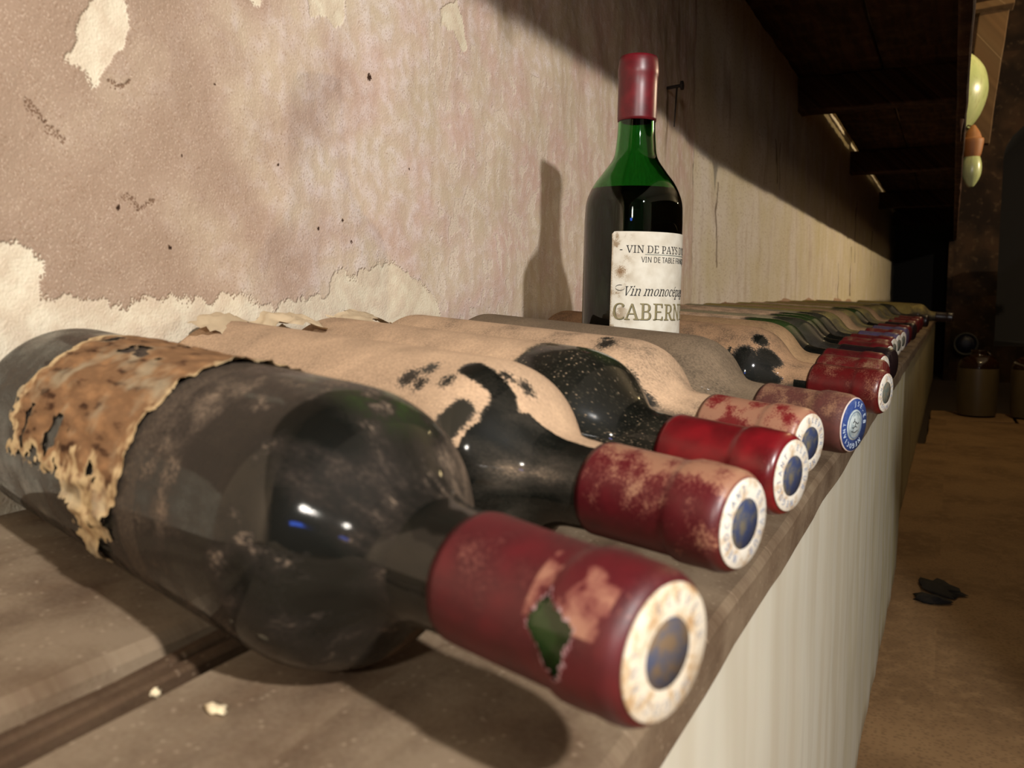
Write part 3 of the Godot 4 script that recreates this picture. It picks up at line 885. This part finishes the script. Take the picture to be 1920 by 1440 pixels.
	for r in row:
		r[0] = maxf(r[0], -0.063) if r[1] < 3.0 else r[0]
		while clearance(prev, r) < 0.0797:
			r[1] += 0.001
		prev = r
		var b := make_bottle(bottle_frame(r[0], r[1], r[2], 0.0012), r[6], kinds[r[3]], foils[r[4]])
		if r[5] == 1:
			make_seal(b, white, grn, ink, [])

func torn_label(b: Node3D):
	var tex := paint(512, 384, func(u: float, v: float):
		var ph: float = lerpf(-120.0, 140.0, u)
		var t: float = lerpf(0.15, 0.275, v)
		var p := Vector2(ph * 0.68, t * 1000.0)
		var n1 := nz.get_noise_2d(p.x * 1.4 + 500, p.y * 1.4)
		var n2 := nz.get_noise_2d(p.x * 6.0 + 200, p.y * 6.0)
		var fib := nz.get_noise_2d(p.x * 5.0 + 40, p.y * 1.6)
		var inside := minf(minf((t - 0.1575) * 1000.0 + n2 * 1.6, (0.252 - t) * 1000.0 + n1 * 8.0 + n2 * 1.0), (88.0 - ph) * 0.68 + n1 * 15.0 + n2 * 1.2)
		inside = minf(inside, (ph + 100.0) * 0.68 + n1 * 8.0)
		# strips that hang lower
		if ph > 85 and ph < 118 + n1 * 20 and t > 0.158 and t < 0.2 + n1 * 0.01:
			inside = maxf(inside, 3.0 + n1 * 4.0 + n2 * 1.6 - absf(t - 0.176 - (ph - 95) * 0.0005) * 260.0 - maxf(0.0, ph - 108.0) * 0.16)
		# eaten away holes
		var holes := n1 * 1.2 + n2 * 0.25
		if ph > 62 and t > 0.2 and holes > 0.2:
			inside = minf(inside, -1.0)
		if ph < 20 and ph > -30 and holes > 0.4 and t > 0.185:
			inside = minf(inside, -1.0)
		var core := sst(0.8, 6.5, inside + n2 * 4.0)
		var c := Color(0.74, 0.64, 0.48).lerp(Color(0.47, 0.35, 0.245), core)
		c = c.lerp(Color(0.6, 0.45, 0.31), clampf(fib * 1.4, 0, 0.8) * core)
		c = c.lerp(Color(0.18, 0.11, 0.07), clampf(-fib * 2.4 - 0.62 + n2 * 0.3, 0, 0.8) * core)
		c = c.lerp(Color(0.6, 0.55, 0.45), clampf(n1 * 1.8 - 0.15, 0, 0.75))
		return Color(c.r, c.g, c.b, 1.0 if inside > 0.0 else 0.0), true)
	var m := tmat(tex, 0.95, 0.2)
	m.transparency = BaseMaterial3D.TRANSPARENCY_ALPHA_SCISSOR
	m.alpha_scissor_threshold = 0.5
	m.texture_repeat = false
	var mesh := sheet(160, 80, func(u: float, v: float):
		var ph := lerpf(-120.0, 140.0, u)
		var t := lerpf(0.15, 0.275, v)
		var n1 := nz.get_noise_2d(ph * 0.68 * 4.0 + 40, t * 1700.0)
		var n2 := nz.get_noise_2d(ph * 0.68 * 9.0, t * 9000.0)
		var r := 0.0398 + maxf(n1, -0.4) * 0.0009 + n2 * 0.00025
		r += 0.0016 * sst(0.162, 0.157, t) * maxf(0.0, n1 + 0.3) + 0.002 * sst(80, 100, ph) * maxf(0.0, n1 + 0.2)
		return [Vector3(sin(deg_to_rad(ph)) * r, LEN - t, cos(deg_to_rad(ph)) * r), Vector2(u, v)], false)
	var o := put("label", mesh, m, b)
	o.set_meta("label", "torn, rotting brown paper label")

# ------------------------------------------------------------------ the standing bottle
func bent_text(text: String, f: Font, size: float, ang0: float, y: float, r: float, slant := 0.0, stretch := 1.0, depth := 0.00012) -> ArrayMesh:
	var tm := TextMesh.new()
	tm.text = text
	tm.font = f
	tm.font_size = 48
	tm.pixel_size = size / 48.0
	tm.depth = depth
	tm.curve_step = 1.5
	tm.horizontal_alignment = HORIZONTAL_ALIGNMENT_LEFT
	var arr := tm.get_mesh_arrays()
	var vs: PackedVector3Array = arr[Mesh.ARRAY_VERTEX]
	var ix: PackedInt32Array = arr[Mesh.ARRAY_INDEX]
	var x0 := 9.0
	for p in vs:
		x0 = minf(x0, p.x)
	var st := SurfaceTool.new()
	st.begin(Mesh.PRIMITIVE_TRIANGLES)
	st.set_smooth_group(-1)
	for q in ix:
		var p := vs[q]
		var an := ang0 + ((p.x - x0) * stretch + p.y * slant) / r
		st.add_vertex(Vector3(sin(an) * (r + p.z), y + p.y, cos(an) * (r + p.z)))
	st.generate_normals()
	return st.commit()

func build_standing_bottle():
	var px := -0.222
	var pz := -0.663
	var up := (Vector3.UP + Vector3(0.90046, 0, -0.43494) * 0.021).normalized()
	# local +z looks at the camera
	var zz := Vector3(-px, 0, -pz)
	zz = (zz - up * zz.dot(up)).normalized()
	var t := thing("standing_bottle", "upright green wine bottle with a white printed label, standing behind the row", "bottle", Transform3D(Basis(up.cross(zz), up, zz), Vector3(px, shelf_y(px) + 0.001, pz)))
	var R := 0.0368
	var outer := [Vector2(0.002, 0.033), Vector2(0.005, 0.0355), Vector2(0.01, R), Vector2(0.08, R), Vector2(0.14, R), Vector2(0.155, 0.0366), Vector2(0.1673, 0.0355), Vector2(0.1792, 0.0305), Vector2(0.1887, 0.0235), Vector2(0.199, 0.0166), Vector2(0.21, 0.0147), Vector2(0.2261, 0.0138), Vector2(0.262, 0.0132)]
	outer = smooth_prof(outer, 5)
	var w := 0.0019
	var prof := [Vector2(0.01, 0.0), Vector2(0.004, 0.026), Vector2(0.0, 0.031)]
	prof.append_array(outer)
	prof.append(Vector2(0.266, 0.012))
	for k in range(outer.size() - 1, -1, -1):
		var p: Vector2 = outer[k]
		if p.x > 0.012:
			prof.append(Vector2(p.x, p.y - w))
	prof.append(Vector2(0.014, 0.03))
	prof.append(Vector2(0.016, 0.0))
	var gm := mat(Color(0.36, 0.7, 0.4, 0.0), 0.02, 0.5)
	gm.refraction_enabled = true
	gm.refraction_scale = 0.05
	put("glass", lathe(prof, 96), gm, t)
	var wine := [Vector2(0.0165, 0.0), Vector2(0.0165, 0.0325), Vector2(0.02, R - w + 0.0005), Vector2(0.1, R - w + 0.0005), Vector2(0.14, R - w + 0.0005)]
	for p in outer:
		if p.x > 0.142 and p.x < 0.1752:
			wine.append(Vector2(p.x, p.y - w + 0.0005))
	wine.append(Vector2(0.1752, wine[wine.size() - 1].y - 0.0003))
	wine.append(Vector2(0.1754, 0.0))
	put("wine", lathe(wine, 72), mat(Color(0.06, 0.02, 0.025), 0.15, 0.3), t)
	var capm := foil_skin(520.0, Color(0.42, 0.085, 0.12), Color(0.5, 0.35, 0.3), 0.02, false, 0.38)
	put("capsule", lathe([Vector2(0.226, 0.0132), Vector2(0.2258, 0.0142), Vector2(0.228, 0.0145), Vector2(0.25, 0.0146), Vector2(0.2575, 0.0146), Vector2(0.259, 0.0151), Vector2(0.263, 0.0152), Vector2(0.268, 0.0146), Vector2(0.271, 0.0142), Vector2(0.2728, 0.0134), Vector2(0.2734, 0.0115), Vector2(0.2728, 0.0)], 64, func(ph: float, y: float): return n3(ph * 0.2, y * 1200, 3.0) * 0.0002, Vector2(0.2255, 0.2735)), capm, t)
	# label
	var a0 := deg_to_rad(-23.5)
	var a1 := deg_to_rad(128.0)
	var lt := paint(512, 320, func(u: float, v: float):
		var x: float = u * 98.0
		var y: float = v * 75.0
		var n1 := nz.get_noise_2d(x * 2.2 + 60, y * 2.2)
		var n2 := ng.get_noise_2d(x * 2.5, y * 2.5)
		var c := Color(0.84, 0.82, 0.76).lerp(Color(0.78, 0.75, 0.68), clampf(0.5 + n1, 0, 1))
		var s := sst(19, 3, x) * sst(0.1, 0.45, n1 + n2 * 0.25)
		c = c.lerp(Color(0.5, 0.41, 0.3), s * 0.75)
		var st := Vector2(x - 7.0, y - 29.0).length()
		c = c.lerp(Color(0.42, 0.29, 0.16), 0.8 * sst(4.5, 1.0, st + n2 * 2.5 + n1 * 4.0))
		c = c.lerp(Color(0.55, 0.47, 0.36), 0.7 * sst(1.3, 0.2, x + n2 * 1.0))
		return c)
	var lm := tmat(lt, 0.7, 0.4)
	lm.texture_repeat = false
	var lab := put("label", sheet(60, 24, func(u: float, v: float):
		var an := lerpf(a0, a1, u)
		var yy := lerpf(0.1425, 0.068, v)
		var r := R + 0.0004 + 0.0006 * sst(0.03, 0.0, u) * sst(0.1, 0.0, v)
		if u < 0.02:
			yy -= 0.002 * sst(0.02, 0.0, u) * sst(0.08, 0.0, v)
		return [Vector3(sin(an) * r, yy, cos(an) * r), Vector2(u, v)], false), lm, t)
	var black := mat(Color(0.06, 0.06, 0.055), 0.7)
	var olive := mat(Color(0.17, 0.16, 0.1), 0.7)
	var gold := mat(Color(0.5, 0.46, 0.32), 0.7)
	var lr := R + 0.0005
	put("lettering", bent_text("VIN DE PAYS D'OC", font_serif, 0.0074, deg_to_rad(-7.0), 0.1298, lr, 0.0, 0.98), black, lab)
	put("lettering", bent_text("-", font_serif, 0.0074, deg_to_rad(-14.0), 0.1298, lr), black, lab)
	put("lettering", bent_text("VIN DE TABLE FRANÇAIS", font_sans, 0.0056, deg_to_rad(10.0), 0.1225, lr, 0.0, 0.86), black, lab)
	put("lettering", bent_text("Vin monocépage", font_serif, 0.0095, deg_to_rad(-8.0), 0.0998, lr, 0.32, 0.82), black, lab)
	put("flourish", sheet(24, 1, func(u: float, v: float):
		var q := Vector2(-4.2 + cos(u * 5.2 + 1.2) * 3.4, 1.0 + sin(u * 5.2 + 1.2) * 2.0 + (v - 0.5) * 0.45)
		var an := deg_to_rad(-6.0) + q.x * 0.001 / lr
		return [Vector3(sin(an) * (lr + 0.0001), 0.1012 + q.y * 0.001, cos(an) * (lr + 0.0001)), Vector2(u, v)], true), black, lab)
	put("rule", sheet(24, 1, func(u: float, v: float):
		var an := lerpf(deg_to_rad(14.0), deg_to_rad(100.0), u)
		return [Vector3(sin(an) * (lr + 0.0001), 0.1264 - v * 0.0004, cos(an) * (lr + 0.0001)), Vector2(u, v)], false), mat(Color(0.35, 0.4, 0.38), 0.7), lab)
	put("lettering", bent_text("CABERNET", font_serif, 0.0165, deg_to_rad(-19.0), 0.0846, lr, 0.0, 0.92), olive, lab)
	put("lettering", bent_text("CABERNET", font_serif, 0.0165, deg_to_rad(-19.6), 0.0849, lr + 0.00006, 0.0, 0.92), gold, lab)

# ------------------------------------------------------------------ far end
func build_far_things():
	# stoneware jars on the floor before the pier
	var tan_ := tmat(paint(128, 128, func(u: float, v: float):
		var n := nz.get_noise_2d(u * 90, v * 90)
		return Color(0.4, 0.345, 0.235).lerp(Color(0.33, 0.28, 0.19), clampf(0.5 + n, 0, 1))), 0.4, 0.5)
	var glaze := mat(Color(0.16, 0.09, 0.05), 0.15, 0.5)
	var spots := [[0.112, "two-tone stoneware jar nearest the low wall's far end, under the pipe"], [0.31, "two-tone stoneware jar to the right of the one under the pipe"]]
	for s in spots:
		var t := thing("stoneware_jar", s[1], "jar", Transform3D(Basis.IDENTITY, Vector3(s[0], FLOOR_Y + 0.006, -4.25)), "stoneware jars by the far wall")
		put("body", lathe(smooth_prof([Vector2(0, 0), Vector2(0, 0.066), Vector2(0.006, 0.073), Vector2(0.05, 0.077), Vector2(0.12, 0.079), Vector2(0.18, 0.078), Vector2(0.197, 0.0765)], 3), 40), tan_, t)
		put("shoulder", lathe(smooth_prof([Vector2(0.195, 0.0765), Vector2(0.2, 0.0775), Vector2(0.222, 0.071), Vector2(0.24, 0.052), Vector2(0.248, 0.034), Vector2(0.256, 0.03), Vector2(0.266, 0.031), Vector2(0.27, 0.028), Vector2(0.27, 0.0)], 3), 40), glaze, t)
		put("handle", tube(Vector3(0.028, 0.262, 0.0), Vector3(0.06, 0.232, 0.0), 0.006, 0.007), glaze, t)
	# round pipe end in the wall above the jars
	var pt := thing("drain_pipe", "round dark blue pipe end with a pale rim in the far wall above the jars", "pipe", Transform3D(Basis(Vector3.RIGHT, PI / 2), Vector3(0.088, -0.29, -6.21)))
	put("pipe", lathe([Vector2(-0.02, 0.0), Vector2(-0.02, 0.068), Vector2(0.06, 0.068), Vector2(0.062, 0.062), Vector2(0.05, 0.059), Vector2(0.045, 0.0)], 32), mat(Color(0.26, 0.26, 0.25), 0.6), pt)
	put("cover", lathe([Vector2(0.044, 0.0), Vector2(0.044, 0.058), Vector2(0.052, 0.056), Vector2(0.056, 0.02), Vector2(0.057, 0.0)], 32), mat(Color(0.05, 0.06, 0.14), 0.4), pt)
	# pale vessel on the upper shelf
	var vt := tmat(paint(256, 256, func(u: float, v: float):
		var ph: float = u * TAU
		var n := nz.get_noise_3d(sin(ph) * 40, v * 120, cos(ph) * 40)
		var f := ng.get_noise_3d(sin(ph) * 30, v * 60, cos(ph) * 30)
		var c := Color(0.66, 0.68, 0.5).lerp(Color(0.55, 0.6, 0.4), clampf(0.5 + n, 0, 1))
		c = c.lerp(Color(0.4, 0.36, 0.2), clampf(f * 1.4 - 0.45, 0, 0.6) * sst(0.4, 0.1, v))
		return c), 0.3, 0.5)
	var g := thing("carboy", "large pale green rounded carboy on the upper shelf, bulging past its edge", "carboy", Transform3D(Basis.IDENTITY, Vector3(-0.052, 0.595, -3.7)))
	put("body", lathe(smooth_prof([Vector2(0.0, 0.0), Vector2(0.0, 0.075), Vector2(0.006, 0.086), Vector2(0.05, 0.116), Vector2(0.11, 0.135), Vector2(0.16, 0.136), Vector2(0.21, 0.122), Vector2(0.25, 0.09), Vector2(0.275, 0.05), Vector2(0.29, 0.03), Vector2(0.33, 0.024), Vector2(0.335, 0.027), Vector2(0.345, 0.026), Vector2(0.345, 0.0)], 4), 56), vt, g)
	var g2 := thing("hanging_gourd", "small green gourd with an orange collar hanging at the upper shelf edge below the carboy", "gourd", Transform3D(Basis.IDENTITY, Vector3(0.043, 0.385, -3.66)))
	put("body", lathe(smooth_prof([Vector2(0.0, 0.0), Vector2(0.005, 0.012), Vector2(0.04, 0.03), Vector2(0.08, 0.032), Vector2(0.115, 0.022), Vector2(0.13, 0.014), Vector2(0.13, 0.0)], 4), 32), vt, g2)
	put("collar", lathe(smooth_prof([Vector2(0.09, 0.02), Vector2(0.12, 0.03), Vector2(0.165, 0.036), Vector2(0.168, 0.03), Vector2(0.19, 0.022), Vector2(0.215, 0.006), Vector2(0.215, 0.0)], 3), 24), mat(Color(0.5, 0.31, 0.13), 0.6), g2)
	put("cord", tube(Vector3(0, 0.21, 0), Vector3(-0.032, 0.222, 0), 0.003, 0.003, 8), mat(Color(0.35, 0.26, 0.15), 0.9), g2)
	# timber post with a lit ledge above
	var post_m := tmat(wood_tex(Color(0.32, 0.24, 0.16), Color(0.26, 0.19, 0.12), Color(0.3, 0.24, 0.17), 0.3, 200.0), 0.8, 0.3)
	post_m.uv1_scale = Vector3(0.6, 1.2, 1)
	var ps := thing("timber_bracket", "brown timber bracket with a bright top ledge beyond the carboy", "bracket", Transform3D(Basis.IDENTITY, Vector3(0.075, 0.59, -4.05)))
	put("upright", board(Vector3(0.1, 0.5, 0.05), 0.004, 5.0, Vector3i(4, 8, 1)), post_m, ps, Transform3D(Basis(Vector3.BACK, -0.09), Vector3(0.002, 0.25, 0)))
	put("ledge", board(Vector3(0.17, 0.026, 0.1), 0.003, 15.0, Vector3i(5, 1, 2)), post_m, ps, Transform3D(Basis(Vector3.BACK, 0.07), Vector3(0.005, 0.508, 0.02)))
	# heap of dust and fallen plaster along the wall behind the far bottles
	var heap := sheet(160, 8, func(u: float, v: float):
		var a: float = lerpf(1.25, 4.4, u)
		var k := sin(v * PI)
		var env := sst(1.25, 1.7, a) * sst(4.4, 3.9, a)
		var hgt := (0.03 + nz.get_noise_2d(a * 90, 9.0) * 0.014) * env
		return [Vector3(WALL - 0.034 + v * 0.026, -0.062 + hgt * (1.0 - v * v) * 1.6 + nz.get_noise_2d(a * 260, v * 60) * 0.003 * k, -a), Vector2(u * 8, v)], true)
	var hp := put("fallen_plaster", heap, mat(Color(0.62, 0.51, 0.42), 0.95, 0.2))
	tag(hp, "ridge of brown dust and fallen plaster along the wall behind the far bottles", "dust")
	hp.set_meta("kind", "stuff")

func build_added_counter():  # unseen counter, added so that its shadow falls across the floor
	var t := thing("added_plank_counter", "long plank counter added out of view on the right to shade the floor", "counter", Transform3D(Basis.IDENTITY, Vector3(0.66, FLOOR_Y, -2.94)))
	for k in 5:
		put("plank", board(Vector3(0.02, 0.15, 5.32), 0.003, k * 40.0, Vector3i(1, 2, 20)), wood_dark, t, Transform3D(Basis.IDENTITY, Vector3(-0.2, 0.08 + k * 0.151, 0)))
	put("end_panel", board(Vector3(0.42, 0.765, 0.022), 0.002, 3.0, Vector3i(4, 6, 1)), wood_dark, t, Transform3D(Basis.IDENTITY, Vector3(0.0, 0.384, 2.67)))
	put("end_panel", board(Vector3(0.42, 0.765, 0.022), 0.002, 9.0, Vector3i(4, 6, 1)), wood_dark, t, Transform3D(Basis.IDENTITY, Vector3(0.0, 0.384, -2.67)))
	put("top", board(Vector3(0.46, 0.03, 5.4), 0.003, 5.0, Vector3i(5, 1, 30)), wood_dark, t, Transform3D(Basis.IDENTITY, Vector3(0.005, 0.785, 0)))

func chip(size: Vector3, seed_: float) -> ArrayMesh:
	return sheet(14, 8, func(u: float, v: float):
		var ph: float = u * TAU
		var th: float = v * PI
		var d := Vector3(sin(th) * sin(ph), cos(th), sin(th) * cos(ph))
		var k := 1.0 + nz.get_noise_3d(d.x * 40 + seed_, d.y * 40, d.z * 40) * 0.9
		return [d * size * k, Vector2(u, v)], true)

func build_small_things():
	# nail in the wall by the standing bottle
	var nt := thing("nail", "small rusty nail in the wall beside the standing bottle's neck", "nail", Transform3D(Basis.IDENTITY, Vector3(WALL, 0.277, -1.215)))
	var rust := mat(Color(0.12, 0.08, 0.06), 0.8)
	put("shank", tube(Vector3(-0.01, 0, 0), Vector3(0.016, 0.002, 0), 0.0022, 0.0022), rust, nt)
	put("head", tube(Vector3(0.015, 0.002, 0), Vector3(0.018, 0.002, 0), 0.006, 0.006), rust, nt)
	put("wire", tube(Vector3(0.009, 0.0, -0.002), Vector3(0.005, -0.05, -0.006), 0.0012, 0.0008), rust, nt)
	# crumbs of plaster
	var pale := mat(Color(0.8, 0.73, 0.6), 0.95, 0.2)
	var crumbs := [
		[Vector3(-0.163, board_y(-0.163) + 0.0009, -0.166), Vector3(0.0032, 0.0012, 0.0018), "pale plaster crumb on the front board below the nearest bottle"],
		[Vector3(-0.189, shelf_y(-0.19) - 0.007, -0.170), Vector3(0.0016, 0.0012, 0.0014), "tiny pale crumb on the groove beside the nearest bottle"],
		[Vector3(-0.086, board_y(-0.086) + 0.001, -0.385), Vector3(0.005, 0.002, 0.004), "dark crumb on the shelf edge between the red and blue seals"]]
	for k in crumbs.size():
		var c = crumbs[k]
		var o := put("plaster_crumb", chip(c[1], k * 77.0), pale if k < 2 else mat(Color(0.1, 0.07, 0.05), 0.9), null, Transform3D(Basis.IDENTITY, c[0]))
		tag(o, c[2], "crumb")
	# flakes that fell from the wall onto the bottles behind
	var flakes := [[0.355, 0.028, 0.3, "curled grey plaster flake against the wall behind the finger-stroked bottle"], [0.4, 0.02, -0.4, "pale plaster flake against the wall behind the clean dark bottle"], [0.47, 0.024, 0.2, "thin plaster flake against the wall left of the standing bottle"]]
	for k in flakes.size():
		var f = flakes[k]
		var m := sheet(14, 8, func(u: float, v: float):
			var p := Vector3((v - 0.5) * 0.02, 0, (u - 0.5) * f[1] * 2.0)
			p.y = 0.004 * sin(u * PI) + nz.get_noise_2d(u * 90 + k * 50, v * 90) * 0.003
			p.x += nz.get_noise_2d(u * 120, k * 99.0) * 0.008
			return [p, Vector2(u, v)], true)
		var fm := mat(Color(0.74, 0.66, 0.54), 0.95, 0.2)
		fm.cull_mode = BaseMaterial3D.CULL_DISABLED
		var o := put("plaster_flake", m, fm, null, Transform3D(Basis(Vector3.UP, f[2]) * Basis(Vector3.BACK, -0.3), Vector3(-0.331, -0.0155, -f[0])))
		tag(o, f[3], "flake")
	# dark scraps on the floor
	var dk := mat(Color(0.07, 0.05, 0.04), 0.9)
	var dc := thing("dead_leaf", "dark curled dead leaf lying on the brown floor beside the low wall", "leaf", Transform3D(Basis.IDENTITY, Vector3(0.002, FLOOR_Y, -1.68)))
	put("blade", chip(Vector3(0.026, 0.006, 0.045), 3.0), dk, dc, Transform3D(Basis(Vector3.UP, 0.4), Vector3(0, 0.003, 0)))
	put("blade", chip(Vector3(0.02, 0.006, 0.026), 30.0), dk, dc, Transform3D(Basis(Vector3.UP, 1.3), Vector3(-0.012, 0.003, 0.075)))
